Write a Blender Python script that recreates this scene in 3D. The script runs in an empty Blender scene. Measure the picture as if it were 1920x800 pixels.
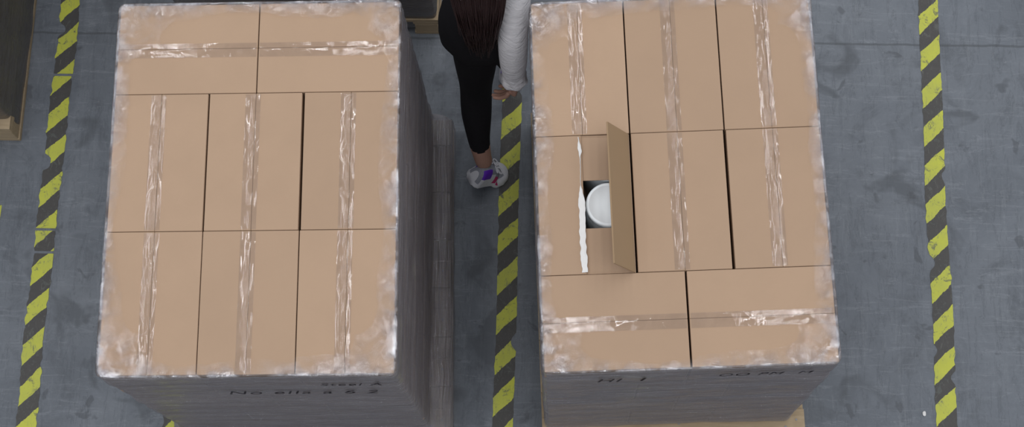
import bpy, bmesh, math, random
from mathutils import Vector, Matrix, noise
random.seed(7)
S=bpy.context.scene
S.view_settings.view_transform='Standard'
COL=bpy.context.collection

# ---------------- camera (calibrated from vanishing points) ----------------
f=3061.0
d=Vector((90,-850,-f)).normalized()
Zc=-d
Yc=Vector((302,11056,-f)); Yc=(Yc-Yc.dot(d)*d).normalized()
Xc=Yc.cross(Zc)
R=Matrix((Xc,Yc,Zc))
cam=bpy.data.cameras.new("camera"); co=bpy.data.objects.new("camera",cam); COL.objects.link(co)
cam.sensor_width=36; cam.lens=f/1920*36
co.matrix_world=Matrix.Translation((0,0,6))@R.to_4x4()
S.camera=co

# ---------------- material helpers ----------------
class NT:
    def __init__(s,name):
        s.m=bpy.data.materials.new(name); s.m.use_nodes=True
        s.t=s.m.node_tree; s.t.nodes.clear()
        s.out=s.n('ShaderNodeOutputMaterial')
    def n(s,typ,ins=None,**kw):
        x=s.t.nodes.new(typ)
        for k,v in kw.items(): setattr(x,k,v)
        if ins:
            for k,v in ins.items():
                if isinstance(v,bpy.types.NodeSocket): s.t.links.new(v,x.inputs[k])
                else: x.inputs[k].default_value=v
        return x
    def math(s,op,a,b=None,c=None,clamp=False):
        x=s.n('ShaderNodeMath',operation=op,use_clamp=clamp)
        for i,v in enumerate((a,b,c)):
            if v is None: continue
            if isinstance(v,bpy.types.NodeSocket): s.t.links.new(v,x.inputs[i])
            else: x.inputs[i].default_value=v
        return x.outputs[0]
    def ramp(s,fac,stops,interp='LINEAR'):
        x=s.n('ShaderNodeValToRGB',{0:fac}); r=x.color_ramp; r.interpolation=interp
        while len(r.elements)<len(stops): r.elements.new(0.5)
        for e,(p,c) in zip(r.elements,stops):
            e.position=p; e.color=(c,c,c,1) if isinstance(c,(int,float)) else (*c,1)
        return x.outputs[0]
    def mix(s,fac,a,b,blend='MIX'):
        x=s.n('ShaderNodeMix',data_type='RGBA',blend_type=blend)
        for i,v in ((0,fac),(6,a),(7,b)):
            if isinstance(v,bpy.types.NodeSocket): s.t.links.new(v,x.inputs[i])
            else: x.inputs[i].default_value=v if i==0 else (*v,1)
        return x.outputs[2]
    def coord(s,which='Object',scale=(1,1,1)):
        c=s.n('ShaderNodeTexCoord').outputs[which]
        return s.n('ShaderNodeMapping',{0:c,3:scale}).outputs[0]
    def noise(s,vec,scale,detail=4,rough=.6,dist=0):
        return s.n('ShaderNodeTexNoise',{'Vector':vec,'Scale':scale,'Detail':detail,'Roughness':rough,'Distortion':dist}).outputs[0]
    def surf(s,sh):
        s.t.links.new(sh,s.out.inputs[0]); return s.m
    def pbr(s,col,rough=.6,bump=None,bs=.3,bd=.002,spec=.5,**kw):
        p=s.n('ShaderNodeBsdfPrincipled')
        for k,v in (('Base Color',col),('Roughness',rough),('Specular IOR Level',spec)):
            if isinstance(v,bpy.types.NodeSocket): s.t.links.new(v,p.inputs[k])
            else: p.inputs[k].default_value=(*v,1) if k=='Base Color' else v
        if bump is not None:
            b=s.n('ShaderNodeBump',{'Strength':bs,'Distance':bd,'Height':bump})
            s.t.links.new(b.outputs[0],p.inputs['Normal'])
        for k,v in kw.items(): p.inputs[k.replace('_',' ')].default_value=v
        s.last=p
        return s.surf(p.outputs[0])

def simple(name,col,rough=.6,nscale=40,amt=.15,bs=.2,spec=.4):
    n=NT(name); v=n.coord(); q=n.noise(v,nscale)
    c=n.mix(q,tuple(x*(1-amt) for x in col),tuple(min(1,x*(1+amt)) for x in col))
    return n.pbr(c,rough,q,bs,.001,spec)

# floor
n=NT("concrete_floor_paint"); v=n.coord()
big=n.noise(v,1.3,6,.65,.6); mid=n.noise(v,5,8,.75,.5); fine=n.noise(v,70,4,.7)
c=n.ramp(big,[(.3,(.125,.140,.163)),(.5,(.150,.167,.194)),(.7,(.182,.200,.226))])
c=n.mix(n.ramp(mid,[(.34,.65),(.49,.0),(.62,.0)]),c,(.072,.082,.098))
c=n.mix(n.ramp(mid,[(.52,0),(.68,.45)]),c,(.235,.255,.285))
c=n.mix(n.math('MULTIPLY',fine,.30),c,(.085,.095,.108))
sc=n.noise(n.coord(scale=(1,9,1)),3.5,8,.8,1.2)
c=n.mix(n.ramp(sc,[(.56,0),(.60,.4),(.62,0)]),c,(.29,.31,.34))
sc2=n.noise(n.coord(scale=(7,1,1)),4.5,8,.8,.8)
c=n.mix(n.ramp(sc2,[(.40,0),(.43,.5),(.45,0)]),c,(.062,.07,.082))
sc3=n.noise(n.coord(scale=(11,1,1)),3.1,8,.85,.5)
c=n.mix(n.ramp(sc3,[(.58,0),(.60,.35),(.615,0)]),c,(.31,.33,.35))
st=n.noise(v,2.6,3,.5,1.5)
c=n.mix(n.ramp(st,[(.60,0),(.66,.6)]),c,(.072,.08,.092))
sp=n.noise(v,11,3,.5,.5)
c=n.mix(n.ramp(sp,[(.66,0),(.70,.5)]),c,(.06,.065,.075))
sx=n.n('ShaderNodeSeparateXYZ',{0:n.coord()})
yy=n.math('ADD',sx.outputs[1],n.math('MULTIPLY',n.math('SUBTRACT',n.noise(v,9,3),.5),.012))
j=n.math('LESS_THAN',n.math('ABSOLUTE',n.math('SUBTRACT',yy,2.372)),.0045)
c=n.mix(n.math('MULTIPLY',j,.5),c,(.05,.055,.06))
M_FLOOR=n.pbr(c,n.ramp(mid,[(.3,.40),(.7,.65)]),fine,.25,.002,.35)

# cardboard
def cardboard(name,base):
    n=NT(name); v=n.coord()
    rnd=n.n('ShaderNodeObjectInfo').outputs['Random']
    a=tuple(x*.93 for x in base); b=tuple(x*1.06 for x in base)
    c=n.mix(rnd,a,b)
    q=n.noise(v,5,5,.6); c=n.mix(n.ramp(q,[(.35,.22),(.6,0)]),c,tuple(x*.8 for x in base))
    fib=n.noise(n.coord(scale=(1,6,6)),60,3,.7); c=n.mix(n.math('MULTIPLY',fib,.18),c,tuple(x*.75 for x in base))
    return n.pbr(c,.82,fib,.15,.001,.25)
M_CARD=cardboard("cardboard",(.450,.310,.212))
M_CARDIN=cardboard("cardboard_inner",(.38,.26,.155))

def film(name,haze,hz=(.2,.6),scale=(3,3,30),nscale=4,gloss=.14,fres=.5,rough=.14,bs=.7,bd=.006,thr=(.35,.65),fade=False,crease=False,gvar=None):
    n=NT(name); v=n.coord(scale=scale)
    q=n.noise(v,nscale,5,.6,.8)
    if crease:
        q2=n.math('ABSOLUTE',n.math('SUBTRACT',n.noise(v,nscale*.6,4,.6,1.2),.5))
        q2=n.math('POWER',n.math('SUBTRACT',1.0,n.math('MULTIPLY',q2,3.0),clamp=True),4.0)
        q=n.math('ADD',n.math('MULTIPLY',q,.35),n.math('MULTIPLY',q2,.5))
    b=n.n('ShaderNodeBump',{'Strength':bs,'Distance':bd,'Height':q}).outputs[0]
    hf=n.ramp(n.noise(v,nscale*.7,5,.65,1.0),[(thr[0],hz[0]),(thr[1],hz[1])])
    tr=n.n('ShaderNodeBsdfTransparent').outputs[0]
    df=n.n('ShaderNodeBsdfDiffuse',{0:(*haze,1)}).outputs[0]
    gl=n.n('ShaderNodeBsdfGlossy',{'Color':(.95,.95,1,1),'Roughness':rough,'Normal':b}).outputs[0]
    lw=n.n('ShaderNodeLayerWeight',{'Blend':.35,'Normal':b}).outputs['Fresnel']
    g=n.math('ADD',n.math('MULTIPLY',lw,fres),gloss,clamp=True)
    if gvar:
        gm=n.ramp(n.noise(v,nscale*.45,4,.6,.6),[(.42,gvar[0]),(.56,gvar[1])])
        g=n.math('MULTIPLY',g,gm)
    if fade:
        at=n.n('ShaderNodeAttribute',attribute_name="cover").outputs['Fac']
        hf=n.math('MULTIPLY',hf,at,clamp=True); g=n.math('MULTIPLY',g,n.math('ADD',n.math('MULTIPLY',at,.9),.15),clamp=True)
    m1=n.n('ShaderNodeMixShader',{0:hf,1:tr,2:df}).outputs[0]
    m2=n.n('ShaderNodeMixShader',{0:g,1:m1,2:gl}).outputs[0]
    return n.surf(m2)
M_FILM=film("stretch_film",(.27,.245,.26),(.36,.64),(1.2,1.2,22),4,.20,.6,.12,1.0,.018)
M_FILMD=film("stretch_film_dark",(.10,.088,.075),(.55,.85))
M_RIM=film("stretch_film_edge",(.70,.66,.67),(.02,.28),(1,1,1),26,.26,.35,.05,1.0,.010,(.44,.62),fade=True,crease=True,gvar=(.30,1.35))
M_TAPE=film("packing_tape",(.33,.225,.15),(.10,.22),(4,4,4),5,.060,.10,.045,.18,.003)
M_TORN=simple("torn_tape_white",(.74,.73,.72),.35,60,.08,.5)

n=NT("pallet_wood"); v=n.coord(scale=(2,14,14)); q=n.noise(v,5,6,.7,.5)
c=n.mix(q,(.30,.22,.13),(.52,.41,.28)); c=n.mix(n.ramp(n.noise(n.coord(),7,3),[(.5,0),(.75,.5)]),c,(.2,.14,.09))
M_WOOD=n.pbr(c,.8,q,.4,.002,.2)
M_NAIL=simple("nail_steel",(.25,.25,.26),.4)

def hazard(name):
    n=NT(name); uv=n.n('ShaderNodeTexCoord').outputs['UV']
    s=n.n('ShaderNodeSeparateXYZ',{0:uv}); v=n.coord()
    dist=n.math('MULTIPLY',n.math('SUBTRACT',n.noise(v,12,5,.7),.5),.035)
    a=n.math('ADD',n.math('SUBTRACT',s.outputs[1],n.math('MULTIPLY',s.outputs[0],1.0)),dist)
    fr=n.math('FRACT',n.math('DIVIDE',a,.1535))
    st=n.math('GREATER_THAN',fr,.5)
    w=n.noise(v,24,7,.8,.8); w2=n.noise(v,7,4,.6)
    yel=n.mix(n.ramp(w2,[(.35,0),(.65,.6)]),(.54,.56,.060),(.42,.44,.09))
    blk=n.mix(w,(.034,.033,.032),(.09,.085,.08))
    c=n.mix(st,blk,yel)
    wear=n.ramp(w,[(.38,1),(.44,0)])
    c=n.mix(n.math('MULTIPLY',wear,.8),c,(.095,.102,.095))
    cr=n.ramp(n.noise(n.coord(scale=(3,1,1)),16,7,.85,1.5),[(.56,0),(.64,.7)])
    c=n.mix(cr,c,(.14,.145,.13))
    return n.pbr(c,.5,w,.5,.003,.4)
M_HAZ=hazard("hazard_tape_print")

def newmesh(name,verts,faces,mats,parent=None,smooth=False,midx=None,uvs=None,cover=None):
    me=bpy.data.meshes.new(name); me.from_pydata([tuple(v) for v in verts],[],faces)
    for m in mats: me.materials.append(m)
    if midx:
        for p,i in zip(me.polygons,midx): p.material_index=i
    if smooth:
        for p in me.polygons: p.use_smooth=True
    if uvs:
        ul=me.uv_layers.new(name="UVMap")
        for l in me.loops: ul.data[l.index].uv=uvs[l.vertex_index]
    if cover:
        at=me.attributes.new("cover",'FLOAT','POINT')
        for i,c in enumerate(cover): at.data[i].value=c
    me.update()
    o=bpy.data.objects.new(name,me); COL.objects.link(o)
    if parent: o.parent=parent
    return o
def bmobj(name,bm,mats,parent=None,smooth=False):
    me=bpy.data.meshes.new(name); bmesh.ops.recalc_face_normals(bm,faces=bm.faces); bm.to_mesh(me); bm.free()
    for m in mats: me.materials.append(m)
    if smooth:
        for p in me.polygons: p.use_smooth=True
    o=bpy.data.objects.new(name,me); COL.objects.link(o)
    if parent: o.parent=parent
    return o
def cuboid(bm,x0,x1,y0,y1,z0,z1,bev=.003,mi=0,M=None):
    before=set(bm.faces)
    r=bmesh.ops.create_cube(bm,size=1)
    for v in r['verts']:
        v.co=Vector(((x0+x1)/2+v.co.x*(x1-x0),(y0+y1)/2+v.co.y*(y1-y0),(z0+z1)/2+v.co.z*(z1-z0)))
        if M: v.co=M@v.co
    if bev>0:
        es=set(e for v in r['verts'] for e in v.link_edges)
        bmesh.ops.bevel(bm,geom=list(es),offset=bev,segments=2,affect='EDGES',profile=.5)
    for fc in bm.faces:
        if fc not in before: fc.material_index=mi
def empty(name,loc=(0,0,0),rot=0):
    o=bpy.data.objects.new(name,None); COL.objects.link(o); o.location=loc; o.rotation_euler=(0,0,rot); o.empty_display_size=.1
    return o

# ---------------- floor ----------------
newmesh("floor",[(-9,-6,0),(9,-6,0),(9,12,0),(-9,12,0)],[(0,1,2,3)],[M_FLOOR])

# ---------------- hazard tapes ----------------
def tape_line(pts,w=.076,gaps=(),wob=.0,seed=0,rag=.003):
    verts=[];faces=[];uvs=[]
    tot=0
    for (a,b) in zip(pts[:-1],pts[1:]):
        a=Vector(a);b=Vector(b);L=(b-a).length;k=max(2,int(L/.01));dirv=(b-a)/L;nr=Vector((dirv.y,-dirv.x))
        for i in range(k):
            yv=(a+dirv*L*(i+.5)/k).y
            if any(g0<yv<g1 for g0,g1 in gaps): continue
            base=len(verts)
            for j in (0,1):
                tt=L*(i+j)/k; p=a+dirv*tt; s=tot+tt
                off=noise.noise(Vector((s*2,seed,0)))*wob
                def ed(q):
                    e=noise.noise(Vector((s*35,seed,q)))*rag
                    t=noise.noise(Vector((s*9,seed,q+11)))
                    if t>.30: e-=(t-.30)*.06*(rag/.003)
                    return max(.012,w/2+e)
                e0=ed(3); e1=ed(7)
                z=.0012+abs(noise.noise(Vector((s*12,seed,9))))*.002*(1 if wob>0 else .3)
                pl=p-nr*(e0)+nr*off; pr=p+nr*(e1)+nr*off
                verts+=[(pl.x,pl.y,z),(pr.x,pr.y,z)]; uvs+=[(-e0,s),(e1,s)]
            faces.append((base,base+1,base+3,base+2))
        tot+=L
    return newmesh("hazard_floor_tape",verts,faces,[M_HAZ],uvs=uvs)
tape_line([(-2.0,-1),(-2.0,5)],wob=.025,seed=1,gaps=((1.475,1.485),(1.565,1.575),(2.19,2.197)),rag=.008)
tape_line([(-.226,-1),(-.226,5)],seed=2,wob=.006)
tape_line([(1.397,-1),(1.397,5)],seed=3,wob=.010,rag=.005)
tape_line([(.288,-1),(.288,.70)],seed=4)
tape_line([(-1.455,-1),(-1.455,.86)],seed=5)
tape_line([(-2.26,.4),(-2.22,1.66)],seed=6)

# ---------------- pallet ----------------
def pallet(parent,W,L,ox=0,oy=0):
    bm=bmesh.new()
    x0,x1,y0,y1=ox-W/2,ox+W/2,oy-L/2,oy+L/2
    nb=7; bw=.10
    for i in range(nb):
        yc=y0+bw/2+(L-bw)*i/(nb-1)
        cuboid(bm,x0,x1,yc-bw/2,yc+bw/2,.122,.144,.002)
    for xc in (x0+.05,ox,x1-.05):
        cuboid(bm,xc-.05,xc+.05,y0,y1,.100,.122,.002)
        for yc in (y0+.06,oy,y1-.06):
            cuboid(bm,xc-.045,xc+.045,yc-.06,yc+.06,.022,.100,.003)
        cuboid(bm,xc-.05,xc+.05,y0,y1,0.0,.022,.002)
    for i in range(nb):
        yc=y0+bw/2+(L-bw)*i/(nb-1)
        for xc in (x0+.05,ox,x1-.05):
            for dx in (-.02,.02):
                r=bmesh.ops.create_cone(bm,cap_ends=True,segments=8,radius1=.004,radius2=.004,depth=.002)
                for v in r['verts']: v.co+=Vector((xc+dx,yc+dx*.6,.145))
                for v in r['verts']:
                    for fc in v.link_faces: fc.material_index=1
    return bmobj("wooden_pallet",bm,[M_WOOD,M_NAIL],parent)

# ---------------- boxes ----------------
def tape_strip(name,parent,cx,cy,z,length,axis,seed,w=.046,ridge=.0020):
    verts=[];faces=[];nu=21;nl=110
    for i in range(nl+1):
        l=-length/2+length*i/nl
        for k in range(nu):
            u=-w/2+w*k/(nu-1)
            c0=noise.noise(Vector((l*9,seed*3.1,0)))*.005
            h=ridge*math.exp(-((u-c0)/.0045)**2)*(.1+1.3*abs(noise.noise(Vector((l*7,seed,5)))))
            h+=.0003*noise.noise(Vector((l*30,u*120,seed)))+.0007*noise.noise(Vector((l*6,u*35,seed+4)))+.0014
            if axis=='y': verts.append((cx+u,cy+l,z+max(.0004,h)))
            else: verts.append((cx+l,cy+u,z+max(.0004,h)))
    for i in range(nl):
        for k in range(nu-1):
            a=i*nu+k; q=(a,a+1,a+nu+1,a+nu)
            faces.append(q if axis=='y' else q[::-1])
    return newmesh(name,verts,faces,[M_TAPE],parent,True)

def add_box(parent,x0,x1,y0,y1,z0,z1,seam=None,seed=0,nm="cardboard_box"):
    bm=bmesh.new()
    if seam is None:
        cuboid(bm,x0,x1,y0,y1,z0,z1,.004)
    else:
        t=.005
        cuboid(bm,x0,x1,y0,y1,z0,z1-t,.002)
        g=.0004
        if seam=='y':
            xm=(x0+x1)/2
            cuboid(bm,x0,xm-g,y0,y1,z1-t,z1,.0018); cuboid(bm,xm+g,x1,y0,y1,z1-t,z1-.0003,.0018)
        else:
            ym=(y0+y1)/2
            cuboid(bm,x0,x1,y0,ym-g,z1-t,z1,.0018); cuboid(bm,x0,x1,ym+g,y1,z1-t,z1-.0003,.0018)
    b=bmobj(nm,bm,[M_CARD],parent)
    if seam=='y': tape_strip("packing_tape",parent,(x0+x1)/2-.008,(y0+y1)/2,z1,(y1-y0)-.006,'y',seed)
    if seam=='x': tape_strip("packing_tape",parent,(x0+x1)/2,(y0+y1)/2-.006,z1,(x1-x0)-.006,'x',seed)
    return b

def lathe(name,prof,cx,cy,z0,mat,parent,seg=48):
    verts=[];faces=[]
    for r,z in prof:
        for s in range(seg):
            a=2*math.pi*s/seg; verts.append((cx+r*math.cos(a),cy+r*math.sin(a),z0+z))
    for i in range(len(prof)-1):
        for s in range(seg):
            a=i*seg+s;b=i*seg+(s+1)%seg; faces.append((a,b,b+seg,a+seg))
    faces.append(tuple(range(seg))[::-1]); faces.append(tuple(range((len(prof)-1)*seg,len(prof)*seg)))
    return newmesh(name,verts,faces,[mat],parent,True)
M_JAR=simple("white_plastic",(.88,.92,.95),.35,20,.03,.02)
def jar(parent,cx,cy,z0,H):
    r=.067
    lathe("white_plastic_jar",[(r*.9,0),(r,.006),(r,H*.80),(r*.93,H*.86),(r*.9,H*.885),(r*1.0,H*.89),(r*1.02,H*.9),(r*1.02,H*.985),(r*.99,H*.997),(r*.93,H),(r*.88,H),(r*.86,H*.99),(r*.3,H*.99)],cx,cy,z0,M_JAR,parent)

def open_box(parent,x0,x1,y0,y1,z0,z1):
    t=.005; bm=bmesh.new()
    cuboid(bm,x0,x1,y0,y1,z0,z0+t,.001,1)
    cuboid(bm,x0,x0+t,y0,y1,z0+t,z1-t,.001,0); cuboid(bm,x1-t,x1,y0,y1,z0+t,z1-t,.001,0)
    cuboid(bm,x0+t,x1-t,y0,y0+t,z0+t,z1-t,.001,0); cuboid(bm,x0+t,x1-t,y1-t,y1,z0+t,z1-t,.001,0)
    xm=(x0+x1)/2; h=(x1-x0)/2
    cuboid(bm,x0+.004,x1-.004,y0,y0+h,z1-2*t-.001,z1-t-.001,.001,0)
    cuboid(bm,x0+.004,x1-.004,y1-h,y1,z1-2*t-.001,z1-t-.001,.001,0)
    cuboid(bm,x0,xm-.004,y0,y1,z1-t,z1,.002,0)
    cuboid(bm,-h,0,y0,y1,-t/2,t/2,.001,1,Matrix.Translation((x1-.004,0,z1-.002))@Matrix.Rotation(math.radians(62),4,'Y'))
    bmobj("opened_cardboard_box",bm,[M_CARD,M_CARDIN],parent)
    verts=[];faces=[];nl=110;nu=8
    for i in range(nl+1):
        l=y0+.005+(y1-y0-.01)*i/nl
        fr=i/nl
        k0=max(0,min(1,(.64-fr)/.10))
        w=.0015+.004*abs(noise.noise(Vector((l*20,3,1))))+k0*(.016+.008*noise.noise(Vector((l*35,1,1))))
        if .85<fr<.97: w+=.009*math.sin((fr-.85)/.12*math.pi)
        for k in range(nu):
            u=k/(nu-1)
            x=xm-.012+noise.noise(Vector((l*8,1,0)))*.004+noise.noise(Vector((l*60,1,5)))*.0025+w*(u-.45)
            z=z1+.0015+.003*u*u*(1+noise.noise(Vector((l*18,u*4,2))))+.002*abs(noise.noise(Vector((l*50,u*6,7))))
            verts.append((x,l,z))
    for i in range(nl):
        for k in range(nu-1):
            a=i*nu+k; faces.append((a,a+1,a+nu+1,a+nu))
    newmesh("torn_packing_tape",verts,faces,[M_TORN],parent,True)
    dx=(x1-x0)/2; dy=(y1-y0)/3
    for i in range(2):
        for k in range(3):
            jar(parent,x0+dx*(i+.5)+(-.001 if i else .001),y0+dy*(k+.5),z0+t,z1-2*t-.003-z0-t)

# ---------------- film shell ----------------
def film_shell(parent,W,L,H,pal,offs,mat,seed=0,skirt=True,zbot=.03):
    pW,pL,pox,poy=pal
    nside=60
    def ring(hw,hl,ox,oy,rc=.02):
        pts=[];nor=[]
        cs=[(1,-1,-90),(1,1,0),(-1,1,90),(-1,-1,180)]
        for ci,(sx,sy,a0) in enumerate(cs):
            cx=ox+sx*(hw-rc); cy=oy+sy*(hl-rc)
            for k in range(5):
                a=math.radians(a0+90*k/4); pts.append(Vector((cx+rc*math.cos(a),cy+rc*math.sin(a)))); nor.append(Vector((math.cos(a),math.sin(a))))
            nx=cs[(ci+1)%4]; ex=ox+nx[0]*(hw-rc); ey=oy+nx[1]*(hl-rc); a=math.radians(a0+90)
            s0=pts[-1]; e0=Vector((ex+rc*math.cos(a),ey+rc*math.sin(a)))
            for k in range(1,nside): pts.append(s0.lerp(e0,k/nside)); nor.append(Vector((math.cos(a),math.sin(a))))
        return pts,nor
    verts=[];mi=[];faces=[];cov=[]
    zs=[z for z in [.03,.06,.09,.12,.15,.19] if z>=zbot]+[.19+(H-.19)*k/44 for k in range(1,45)]
    for z in zs:
        bl=max(0,min(1,(.30-z)/.16)) if skirt else 0; bl=bl*bl*(3-2*bl)
        ox,oy=offs(z)
        hw=(W/2+.006)*(1-bl)+max(W/2+.006,pW/2+.006)*bl; hl=(L/2+.006)*(1-bl)+max(L/2+.006,pL/2+.006)*bl
        ox=ox*(1-bl)+pox*bl; oy=oy*(1-bl)+poy*bl
        pts,nor=ring(hw,hl,ox,oy,.022)
        npnt=len(pts)
        for i,(p,nn) in enumerate(zip(pts,nor)):
            dd=.007*noise.noise(Vector((p.x*2,p.y*2,z*24+seed*5)))+.004*noise.noise(Vector((p.x*12,p.y*12,z*7+seed)))
            if z>H-.03: dd*=.3
            q=p+nn*(dd+.001)
            verts.append((q.x,q.y,z)); cov.append(1)
    nr=len(zs)
    ox,oy=offs(H)
    pts0,nor0=ring(W/2+.006,L/2+.006,ox,oy,.022)
    n=npnt
    steps=[0.02,.08,.16,.26,.38,.5,.65,.8,1]
    for ri,ins in enumerate(steps):
        for i,(p,nn) in enumerate(zip(pts0,nor0)):
            px,py=abs(p.x-ox)/(W/2),abs(p.y-oy)/(L/2)
            cor=max(0,min(px,py)-.70)/.30
            wd=.026+.034*(.5+noise.noise(Vector((p.x*4,p.y*4,seed*9))))+.065*cor*cor+.006*noise.noise(Vector((p.x*30,p.y*30,seed)))
            wd=max(.018,wd)*ins+.002
            q=Vector((ox+(p.x-ox)*(1-wd/(W/2)),oy+(p.y-oy)*(1-wd/(L/2))))
            am=.0032*min(1,ins*4)
            tang=p.y if abs(nn.x)>abs(nn.y) else p.x
            z=H+.0045+am*noise.noise(Vector((tang*38,ins*1.5,seed+(nn.x*3+nn.y*7))))+am*.6*noise.noise(Vector((p.x*70,p.y*70,ri*.9+seed)))
            verts.append((q.x,q.y,max(H+.002,z)))
            cov.append((1-ins)**1.1*(.75+.5*cor)+ (.6 if ri==0 else (.3 if ri==1 else 0)))
    nr+=len(steps)
    for r in range(nr-1):
        for i in range(npnt):
            a=r*npnt+i;b=r*npnt+(i+1)%npnt
            faces.append((a,b,b+npnt,a+npnt)); mi.append(0 if r<len(zs)-1 else 1)
    return newmesh("stretch_film_wrap",verts,faces,[mat,M_RIM],parent,True,mi,cover=cov)

def stack(name,loc,ang,W,L,H,rows,nl,pal,lean,mat,special=None,seed=0,detail=True,gaps={},skirt=True,zbot=.03):
    E=empty(name,(loc[0],loc[1],0),ang)
    pallet(E,pal[0],pal[1],pal[2],pal[3])
    zb=.147; bh=(H-zb)/nl
    offs=lambda z:(lean[0]*(1-(z-zb)/(H-zb)) if z>zb else lean[0],0)
    for k in range(nl):
        top=(k==nl-1)
        z0=zb+k*bh; z1=z0+bh-.001
        ox,_=offs(z1) if not top else (0,0)
        rr=rows if (nl-1-k)%2==0 else rows[::-1]
        y=L/2
        for ri,(nb,dep) in enumerate(rr):
            for b in range(nb):
                wx=W/nb
                xa=-W/2+wx*b
                gl=gr=.0008
                if top:
                    if b>0: gl=gaps.get((ri,b-1),.0015)/2
                    if b<nb-1: gr=gaps.get((ri,b),.0015)/2
                bx=(xa+gl+ox,xa+wx-gr+ox,y-dep+.0009,y-.0007,z0,z1)
                if top and special and special==(ri,b): open_box(E,*bx)
                else: add_box(E,*bx,seam=(('y' if nb==3 else 'x') if top and detail else None),seed=seed*20+ri*5+b)
            y-=dep
    film_shell(E,W,L,H,pal,lambda z:offs(max(z,zb)) if z<H-.02 else (0,0),mat,seed,skirt,zbot)
    return E

A=stack("wrapped_box_pallet",(-.9445,1.370),.031,.864,1.157,1.34,[(2,.292),(3,.4325),(3,.4325)],4,(.99,1.2,.022,0),(.02,0),M_FILM,seed=1,
   gaps={(0,0):.003,(1,0):.005,(1,1):.008,(2,0):.0025,(2,1):.003})
B=stack("wrapped_box_pallet",(.336,1.436),.058,.864,1.163,1.26,[(3,.436),(3,.436),(2,.291)],4,(.94,1.26,.020,-.02),(0,0),M_FILM,special=(1,0),seed=2,
   gaps={(0,0):.004,(0,1):.004,(1,0):.006,(1,1):.009,(2,0):.006},skirt=False,zbot=.15)
C=stack("wrapped_box_pallet",(-2.60,2.57),.0,.92,1.2,1.3,[(2,.3),(3,.45),(3,.45)],4,(.93,1.30,0,0),(0,0),M_FILMD,seed=3,detail=False,skirt=False,zbot=.03)
D=stack("wrapped_box_pallet",(-1.02,2.985),.01,.98,1.18,1.2,[(2,.295),(3,.4425),(3,.4425)],4,(1.0,1.2,0,0),(0,0),M_FILMD,seed=4,detail=False,skirt=False,zbot=.06)

# handwriting on the front faces
n=NT("marker_ink"); M_INK=n.surf(n.n('ShaderNodeMixShader',{0:n.ramp(n.noise(n.coord(),60,3),[(.35,.25),(.6,.8)]),1:n.n('ShaderNodeBsdfTransparent').outputs[0],2:n.n('ShaderNodeBsdfDiffuse',{0:(.03,.025,.03,1)}).outputs[0]}).outputs[0])
def writing(parent,body,x,z,L,size):
    t=bpy.data.curves.new("handwriting",'FONT'); t.body=body; t.size=size; t.shear=.25; t.extrude=.0003; t.materials.append(M_INK); t.space_character=1.15
    o=bpy.data.objects.new("handwriting",t); COL.objects.link(o); o.parent=parent
    o.location=(x,-L/2-.014,z); o.rotation_euler=(math.pi/2,0,0)
writing(A,"No ella a 6 2",-.10,1.08,1.157,.075)
writing(A,"Steel A",.20,1.22,1.157,.055)
writing(B,"HI  I",-.28,1.14,1.163,.07)
writing(B,"OO PM  M",.08,1.17,1.163,.055)

# ---------------- person ----------------
M_BLACK=simple("black_fabric",(.010,.009,.011),.85,90,.3,.3,.2)
n=NT("white_knit_sleeve"); v=n.coord(scale=(1,1,2.2)); q=n.noise(v,18,3,.5,1.2)
M_WHITE=n.pbr(n.mix(n.noise(n.coord(),60),(.66,.64,.66),(.76,.74,.76)),.85,q,.6,.010,.2)
M_SKIN=simple("skin",(.40,.225,.17),.5,30,.08,.1)
M_LIPS=simple("lips",(.42,.13,.11),.4)
n=NT("dark_hair"); v=n.coord(scale=(40,40,3)); q=n.noise(v,5,4); M_HAIR=n.pbr(n.mix(q,(.012,.006,.006),(.035,.014,.013)),.4,q,.3,.001,.5)

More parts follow.
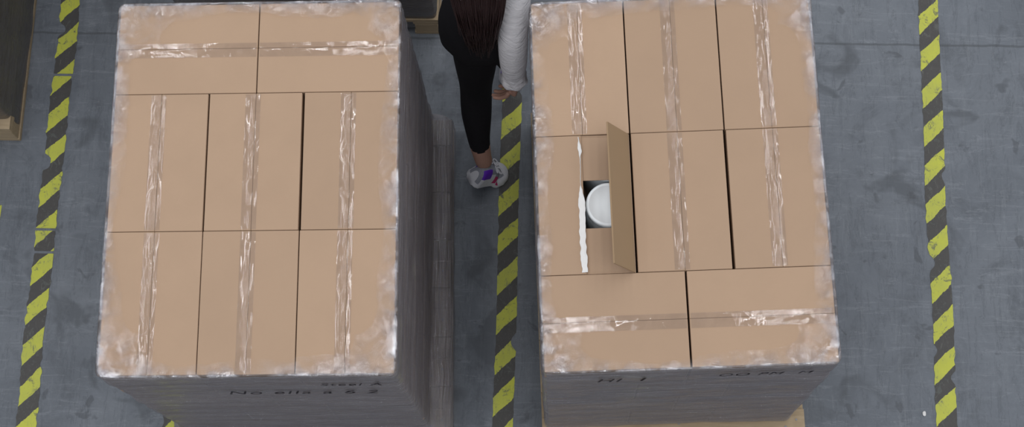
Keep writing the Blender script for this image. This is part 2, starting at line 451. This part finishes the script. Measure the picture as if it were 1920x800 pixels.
def skinmesh(nodes,edges,root,sub=2):
    names=list(nodes); idx={k:i for i,k in enumerate(names)}
    me=bpy.data.meshes.new("tmp"); me.from_pydata([tuple(nodes[k][0]) for k in names],[(idx[a],idx[b]) for a,b in edges],[])
    o=bpy.data.objects.new("tmp",me); COL.objects.link(o)
    o.modifiers.new("s",'SKIN')
    for k in names:
        sv=me.skin_vertices[0].data[idx[k]]; r=nodes[k][1]; sv.radius=r if isinstance(r,tuple) else (r,r); sv.use_root=(k==root)
    ss=o.modifiers.new("ss",'SUBSURF'); ss.levels=sub; ss.render_levels=sub
    dg=bpy.context.evaluated_depsgraph_get(); m2=bpy.data.meshes.new_from_object(o.evaluated_get(dg))
    bpy.data.objects.remove(o); 
    return m2
P_={ 'pelvis':((-.282,2.055,.95),.122),
 'waist':((-.285,2.085,1.10),.106),'chest':((-.287,2.11,1.25),.118),'upch':((-.288,2.125,1.36),.088),
 'neck':((-.288,2.14,1.44),.052),'neck2':((-.288,2.15,1.49),.048),
 'hipL':((-.325,2.04,.86),.092),'thL':((-.331,2.02,.68),.080),'knL':((-.338,2.00,.50),.062),'caL':((-.341,1.940,.37),.061),'clL':((-.336,1.875,.25),.044),'anL':((-.324,1.832,.165),.036),'ftL':((-.314,1.812,.115),.034),
 'hipR':((-.238,2.055,.86),.092),'thR':((-.236,2.11,.69),.078),'knR':((-.235,2.16,.50),.060),'caR':((-.235,2.175,.34),.058),'clR':((-.235,2.20,.19),.040),'anR':((-.236,2.215,.10),.034),'ftR':((-.237,2.225,.05),.032),
 'shR':((-.185,2.115,1.34),.066),'uaR':((-.182,2.04,1.19),.056),'elR':((-.190,1.955,1.045),.053),'faR':((-.190,1.930,.92),.050),'wrR':((-.192,1.912,.815),.038),
 'shL':((-.390,2.13,1.34),.066),'uaL':((-.405,2.17,1.20),.053),'elL':((-.400,2.23,1.06),.049),'faL':((-.375,2.33,1.04),.043),'wrL':((-.345,2.42,1.05),.034),
}
Ed=[('pelvis','waist'),('waist','chest'),('chest','upch'),('upch','neck'),('neck','neck2'),
 ('pelvis','hipL'),('hipL','thL'),('thL','knL'),('knL','caL'),('caL','clL'),('clL','anL'),('anL','ftL'),
 ('pelvis','hipR'),('hipR','thR'),('thR','knR'),('knR','caR'),('caR','clR'),('clR','anR'),('anR','ftR'),
 ('upch','shR'),('shR','uaR'),('uaR','elR'),('elR','faR'),('faR','wrR'),
 ('upch','shL'),('shL','uaL'),('uaL','elL'),('elL','faL'),('faL','wrL')]
W0=empty("woman_walking",(0,0,0))
me=skinmesh({k:(Vector(v[0]),v[1]) for k,v in P_.items()},Ed,'pelvis',3)
for m in (M_BLACK,M_WHITE,M_SKIN): me.materials.append(m)
def segd(p,a,b):
    ab=b-a; t=max(0,min(1,(p-a).dot(ab)/ab.length_squared)); return (p-(a+ab*t)).length
for p in me.polygons:
    c=p.center; best=min(Ed,key=lambda e:segd(c,Vector(P_[e[0]][0]),Vector(P_[e[1]][0]))-P_[e[1]][1]*.5)
    mi=0
    if best[1] in ('uaR','elR','faR','wrR','uaL','elL','faL','wrL'): mi=1
    if best[1] in ('neck','neck2'): mi=2
    if best[1] in ('anL','ftL') and c.z<.235: mi=2
    if best[1] in ('anR','ftR') and c.z<.14: mi=2
    p.material_index=mi; p.use_smooth=True
bo=bpy.data.objects.new("body",me); COL.objects.link(bo); bo.parent=W0

verts=[];faces=[];seg=60
prof=[(1.16,.070,.070),(1.12,.108,.100),(1.04,.128,.112),(.97,.142,.124),(.90,.146,.130),(.84,.144,.130),(.835,.136,.124)]
for z,rx,ry in prof:
    for s in range(seg):
        a=2*math.pi*s/seg; w=1+.025*math.sin(a*7+z*3)*max(0,1.1-z)*4
        verts.append((-.300+rx*w*math.cos(a),2.068+ry*w*math.sin(a)+(.015 if z>1.1 else 0),z))
for i in range(len(prof)-1):
    for s in range(seg):
        a=i*seg+s;b=i*seg+(s+1)%seg; faces.append((a,b,b+seg,a+seg))
newmesh("black_jacket_hem",verts,faces,[M_BLACK],W0,True)

def head(center):
    bm=bmesh.new(); bmesh.ops.create_uvsphere(bm,u_segments=48,v_segments=32,radius=1)
    for v in bm.verts:
        x,y,z=v.co
        w=.074*(1-.22*max(0,-z)**1.5); dp=.094; h=.112
        X=x*w; Yv=y*dp*(1-.12*max(0,-z)); Zv=z*h
        if y>0:
            Yv+=.020*math.exp(-((X/.011)**2+((Zv+.018)/.018)**2))
            Yv+=.007*math.exp(-((X/.008)**2+((Zv-.005)/.02)**2))
            for sx in (-1,1): Yv-=.010*math.exp(-(((X-sx*.031)/.014)**2+((Zv-.004)/.010)**2))
            Yv+=.006*math.exp(-((X/.022)**2+((Zv+.050)/.006)**2))-.003*math.exp(-((X/.022)**2+((Zv+.0505)/.002)**2))
            Yv+=.008*math.exp(-((X/.022)**2+((Zv+.09)/.015)**2))
            Yv+=.004*math.exp(-((abs(X)-.03)/.018)**2-((Zv-.022)/.007)**2)
        v.co=Vector((X,Yv,Zv))
    for sx in (-1,1):
        r=bmesh.ops.create_uvsphere(bm,u_segments=12,v_segments=8,radius=1)
        for v in r['verts']: v.co=Vector((sx*.074+v.co.x*.010,-.002+v.co.y*.017,-.006+v.co.z*.030))
        r=bmesh.ops.create_uvsphere(bm,u_segments=12,v_segments=8,radius=.0115)
        for v in r['verts']: v.co+=Vector((sx*.031,.073,.004))
        for v in r['verts']:
            for fc in v.link_faces: fc.material_index=1
        r=bmesh.ops.create_uvsphere(bm,u_segments=10,v_segments=8,radius=.0052)
        for v in r['verts']: v.co+=Vector((sx*.031,.0805,.004))
        for v in r['verts']:
            for fc in v.link_faces: fc.material_index=2
    for fc in bm.faces:
        c=fc.calc_center_median()
        if fc.material_index==0 and abs(c.x)<.024 and abs(c.z+.051)<.008 and c.y>.06: fc.material_index=3
    bm.transform(Matrix.Translation(center)@Matrix.Rotation(-.2,4,'X'))
    bmobj("head",bm,[M_SKIN,M_JAR,M_BLACK,M_LIPS],W0,True)
HC=Vector((-.288,2.185,1.575))
head(HC)
bm=bmesh.new(); bmesh.ops.create_uvsphere(bm,u_segments=32,v_segments=20,radius=1)
dl=[v for v in bm.verts if (v.co.y>.35 and v.co.z<.55) or v.co.z<-.45]
bmesh.ops.delete(bm,geom=dl,context='VERTS')
for v in bm.verts: v.co=Vector((v.co.x*.083,v.co.y*.104-.004,v.co.z*.122))+HC
bmobj("hair_cap",bm,[M_HAIR],W0,True)
cu=bpy.data.curves.new("long_hair",'CURVE'); cu.dimensions='3D'; cu.bevel_depth=.0021; cu.bevel_resolution=1; cu.materials.append(M_HAIR)
for i in range(700):
    a=random.uniform(-1,1); u=random.random()
    side=a*.080
    p0=HC+Vector((side,-.03-.065*math.sqrt(max(0,1-a*a)),.095-.14*abs(a)*u-.05*u))
    L2=random.uniform(.40,.60); zt=HC.z-L2
    spread=.058*(1-.55*(L2-.40)/.2)
    xt=-.290+a*spread+random.gauss(0,.006); yt=1.925+random.uniform(-.02,.03)+.04*(1-u)
    sp=cu.splines.new('BEZIER'); sp.bezier_points.add(3)
    pts=[p0,Vector((-.288+a*.092,HC.y-.115-.02*u,HC.z-.07)),Vector((-.290+a*.08+random.gauss(0,.004),1.985-.02*u,HC.z-.28)),Vector((xt,yt,zt))]
    for bp,p in zip(sp.bezier_points,pts):
        bp.co=p; bp.handle_left_type=bp.handle_right_type='AUTO'; 
    sp.bezier_points[3].radius=.4
ho=bpy.data.objects.new("long_hair",cu); COL.objects.link(ho); ho.parent=W0

def hand(wrist,dirv,palmn,thumbside,name,curl=.5):
    dirv=Vector(dirv).normalized(); pn=Vector(palmn); pn=(pn-pn.dot(dirv)*dirv).normalized(); sd=dirv.cross(pn).normalized()*thumbside
    w=Vector(wrist)
    def loc(a,b,c): return w+dirv*a+sd*b+pn*c
    parts=[]
    nodes={'w0':(loc(-.03,0,0),(.026,.021)),'w':(loc(0,0,0),(.026,.020)),'p1':(loc(.03,.002,0),(.034,.018)),'p2':(loc(.06,.0,0),(.039,.016)),'p3':(loc(.08,-.001,0),(.036,.013))}
    parts.append(skinmesh(nodes,[('w0','w'),('w','p1'),('p1','p2'),('p2','p3')],'w0',2))
    fl=[(.028,.078,(.040,.024,.019)),(.010,.084,(.044,.027,.021)),(-.010,.080,(.041,.025,.020)),(-.028,.070,(.032,.019,.017))]
    for k,(b,a0,ls) in enumerate(fl):
        pos=loc(a0-.022,b*.85,0); nd={'r':(pos,.0095)}; ed=[]
        pos=loc(a0,b,.001); nd['k']=(pos,.0095); ed.append(('r','k')); prev='k'
        for j,l in enumerate(ls):
            ang_=curl*(.45+.55*j)+.06*k
            dv=(dirv*math.cos(ang_)+pn*math.sin(ang_)+sd*b*1.5).normalized()
            pos=pos+dv*l; nm='f%d'%j; nd[nm]=(pos,.0088-.0009*j); ed.append((prev,nm)); prev=nm
        parts.append(skinmesh(nd,ed,'r',2))
    nd={'r':(loc(.018,.012,.004),.013),'a':(loc(.038,.036,.010),.0125),'b':(loc(.064,.050,.022),.0105),'c':(loc(.088,.052,.034),.009)}
    parts.append(skinmesh(nd,[('r','a'),('a','b'),('b','c')],'r',2))
    bm=bmesh.new()
    for m in parts: bm.from_mesh(m)
    me=bpy.data.meshes.new(name); bm.to_mesh(me); bm.free()
    o=bpy.data.objects.new("t",me); COL.objects.link(o)
    r=o.modifiers.new("r",'REMESH'); r.mode='VOXEL'; r.voxel_size=.0026; r.use_smooth_shade=True
    sm=o.modifiers.new("s",'SMOOTH'); sm.factor=.5; sm.iterations=3
    dg=bpy.context.evaluated_depsgraph_get(); m2=bpy.data.meshes.new_from_object(o.evaluated_get(dg)); bpy.data.objects.remove(o)
    m2.materials.clear(); m2.materials.append(M_SKIN)
    for p in m2.polygons: p.use_smooth=True
    oo=bpy.data.objects.new(name,m2); COL.objects.link(oo); oo.parent=W0
hand((-.193,1.908,.80),(-.16,-.10,-.9),(-1,.35,0),1,"right_hand",.7)
hand((-.342,2.43,1.05),(.25,.9,.05),(.2,0,-1),1,"left_hand",.6)
def cuff(c,dirv,r,name):
    dirv=Vector(dirv).normalized(); a=dirv.orthogonal().normalized(); b=dirv.cross(a)
    verts=[];faces=[];seg=36
    pr=[(-.03,r*.95),(-.01,r*1.1),(.0,r*1.02),(.012,r*1.22),(.026,r*1.12),(.03,r*1.0)]
    for t,rr in pr:
        for s in range(seg):
            an=2*math.pi*s/seg; q=rr*(1+.06*math.sin(an*6+t*90)); verts.append(Vector(c)+dirv*t+a*q*math.cos(an)+b*q*math.sin(an))
    for i in range(len(pr)-1):
        for s in range(seg):
            x=i*seg+s;y=i*seg+(s+1)%seg; faces.append((x,y,y+seg,x+seg))
    newmesh(name,verts,faces,[M_WHITE],W0,True)
cuff((-.190,1.912,.825),(-.02,-.22,-1),.038,"sleeve_cuff_right")
cuff((-.35,2.405,1.05),(.25,.9,.05),.032,"sleeve_cuff_left")

M_SW=simple("shoe_white",(.58,.58,.62),.6,80,.1,.4)
M_SG=simple("shoe_grey_mesh",(.25,.26,.30),.8,150,.3,.5)
M_SP=simple("shoe_purple",(.11,.02,.42),.5)
M_SK=simple("shoe_pink",(.45,.02,.14),.5)
M_SB=simple("shoe_outsole",(.04,.04,.045),.7)
def shoe(name,ball,yaw,pitch,roll=0,Ls=.225):
    N=40;K=32
    def lerp(tab,t):
        for (a,x),(b,y) in zip(tab[:-1],tab[1:]):
            if t<=b: return x+(y-x)*(t-a)/(b-a)
        return tab[-1][1]
    wt=[(0,.018),(.03,.030),(.1,.038),(.3,.036),(.45,.037),(.65,.046),(.8,.046),(.92,.035),(.98,.020),(1,.006)]
    ht=[(0,.066),(.06,.086),(.16,.092),(.28,.088),(.4,.084),(.5,.074),(.65,.060),(.8,.050),(.92,.042),(1,.026)]
    bm=bmesh.new(); bx=.70*Ls
    def bend(v):
        x,y,z=v
        if x<bx:
            k=min(1,(bx-x)/.04); a=pitch*k
            dx=x-bx; v=Vector((bx+dx*math.cos(a)+z*math.sin(a),y,-dx*math.sin(a)+z*math.cos(a)))
        v.x-=bx
        return v
    rings=[]
    for i in range(N+1):
        t=i/N; w=lerp(wt,t); h=lerp(ht,t); row=[]
        for k in range(K):
            a=2*math.pi*k/K; ca,sa=math.cos(a),math.sin(a)
            if sa>=0:
                y=w*(abs(ca)**.75)*(1 if ca>0 else -1)*(1-.22*sa); z=.026+(h-.026)*(sa**.8)
            else:
                y=(w+.004)*(abs(ca)**.35)*(1 if ca>0 else -1); z=.026*(1-(-sa)**.4)
            v=bend(Vector((t*Ls,y,z)))
            row.append(bm.verts.new(v))
        rings.append(row)
    for i in range(N):
        t=(i+.5)/N
        for k in range(K):
            fc=bm.faces.new((rings[i][k],rings[i][(k+1)%K],rings[i+1][(k+1)%K],rings[i+1][k]))
            a=(k+.5)/K*360
            if 215<a<325: mi=4
            elif a>180: mi=0
            else:
                el=min(a,180-a)
                if t<.04: mi=1
                elif t<.28: mi=2 if 26<el<75 else (1 if el>=75 else 0)
                elif t<.40: mi=1 if el>40 else 0
                elif t<.50: mi=3 if el<34 else 1
                elif t<.56: mi=0 if el<40 else 1
                elif t<.68: mi=3 if el<30 else 0
                elif t>.88: mi=0
                else: mi=1 if el>40 else 0
            fc.material_index=mi
    bm.faces.new(rings[0][::-1]); bm.faces.new(rings[-1])
    for q in range(6):
        t=.40+.055*q; h=lerp(ht,t)
        r=bmesh.ops.create_cone(bm,cap_ends=True,segments=8,radius1=.0030,radius2=.0030,depth=.052-.003*q)
        Mx=Matrix.Rotation((.25 if q%2 else -.25),4,'Z')@Matrix.Rotation(math.pi/2,4,'X')
        for v in r['verts']:
            v.co=bend(Vector((t*Ls,0,h+.001))+ (Mx@v.co))
        for v in r['verts']:
            for fc in v.link_faces: fc.material_index=0
    for sy in (-1,1):
        for q in range(16):
            an=2*math.pi*q/16
            c=bend(Vector((.43*Ls+.010*math.sin(an),sy*(.018+.014*math.cos(an)),.090)))
            r=bmesh.ops.create_icosphere(bm,subdivisions=1,radius=.0036)
            for v in r['verts']: v.co+=c
    o=bmobj(name,bm,[M_SW,M_SG,M_SP,M_SK,M_SB],W0,True)
    o.location=ball; o.rotation_euler=(roll,0,yaw)
    return o
shoe("left_shoe",(-.290,1.806,.001),math.radians(28),math.radians(44),0,.200)
shoe("right_shoe",(-.238,2.335,.001),math.radians(90),0,0,.225)

# small white scrap on the floor
bm=bmesh.new(); bmesh.ops.create_icosphere(bm,subdivisions=2,radius=.007)
for v in bm.verts: v.co=Vector((v.co.x*(1+.3*noise.noise(v.co*200)),v.co.y*1.4,v.co.z*.5+.0036))
o=bmobj("paper_scrap",bm,[M_TORN]); o.location=(1.317,.929,0)

# ---------------- lights ----------------
for i,x in enumerate((-6.8,-5.1,-3.38,-1.80,.11,1.72,3.4,5.1,6.8)):
    l=bpy.data.lights.new("ceiling_strip_light",'AREA'); l.shape='RECTANGLE'; l.size=.06; l.size_y=16; l.energy=98; l.color=(1,.99,.98)
    o=bpy.data.objects.new("ceiling_strip_light",l); COL.objects.link(o); o.location=(x,3.0,9.5)
w=bpy.data.worlds.new("world"); S.world=w; w.use_nodes=True
w.node_tree.nodes['Background'].inputs[0].default_value=(.88,.93,1.0,1); w.node_tree.nodes['Background'].inputs[1].default_value=.49
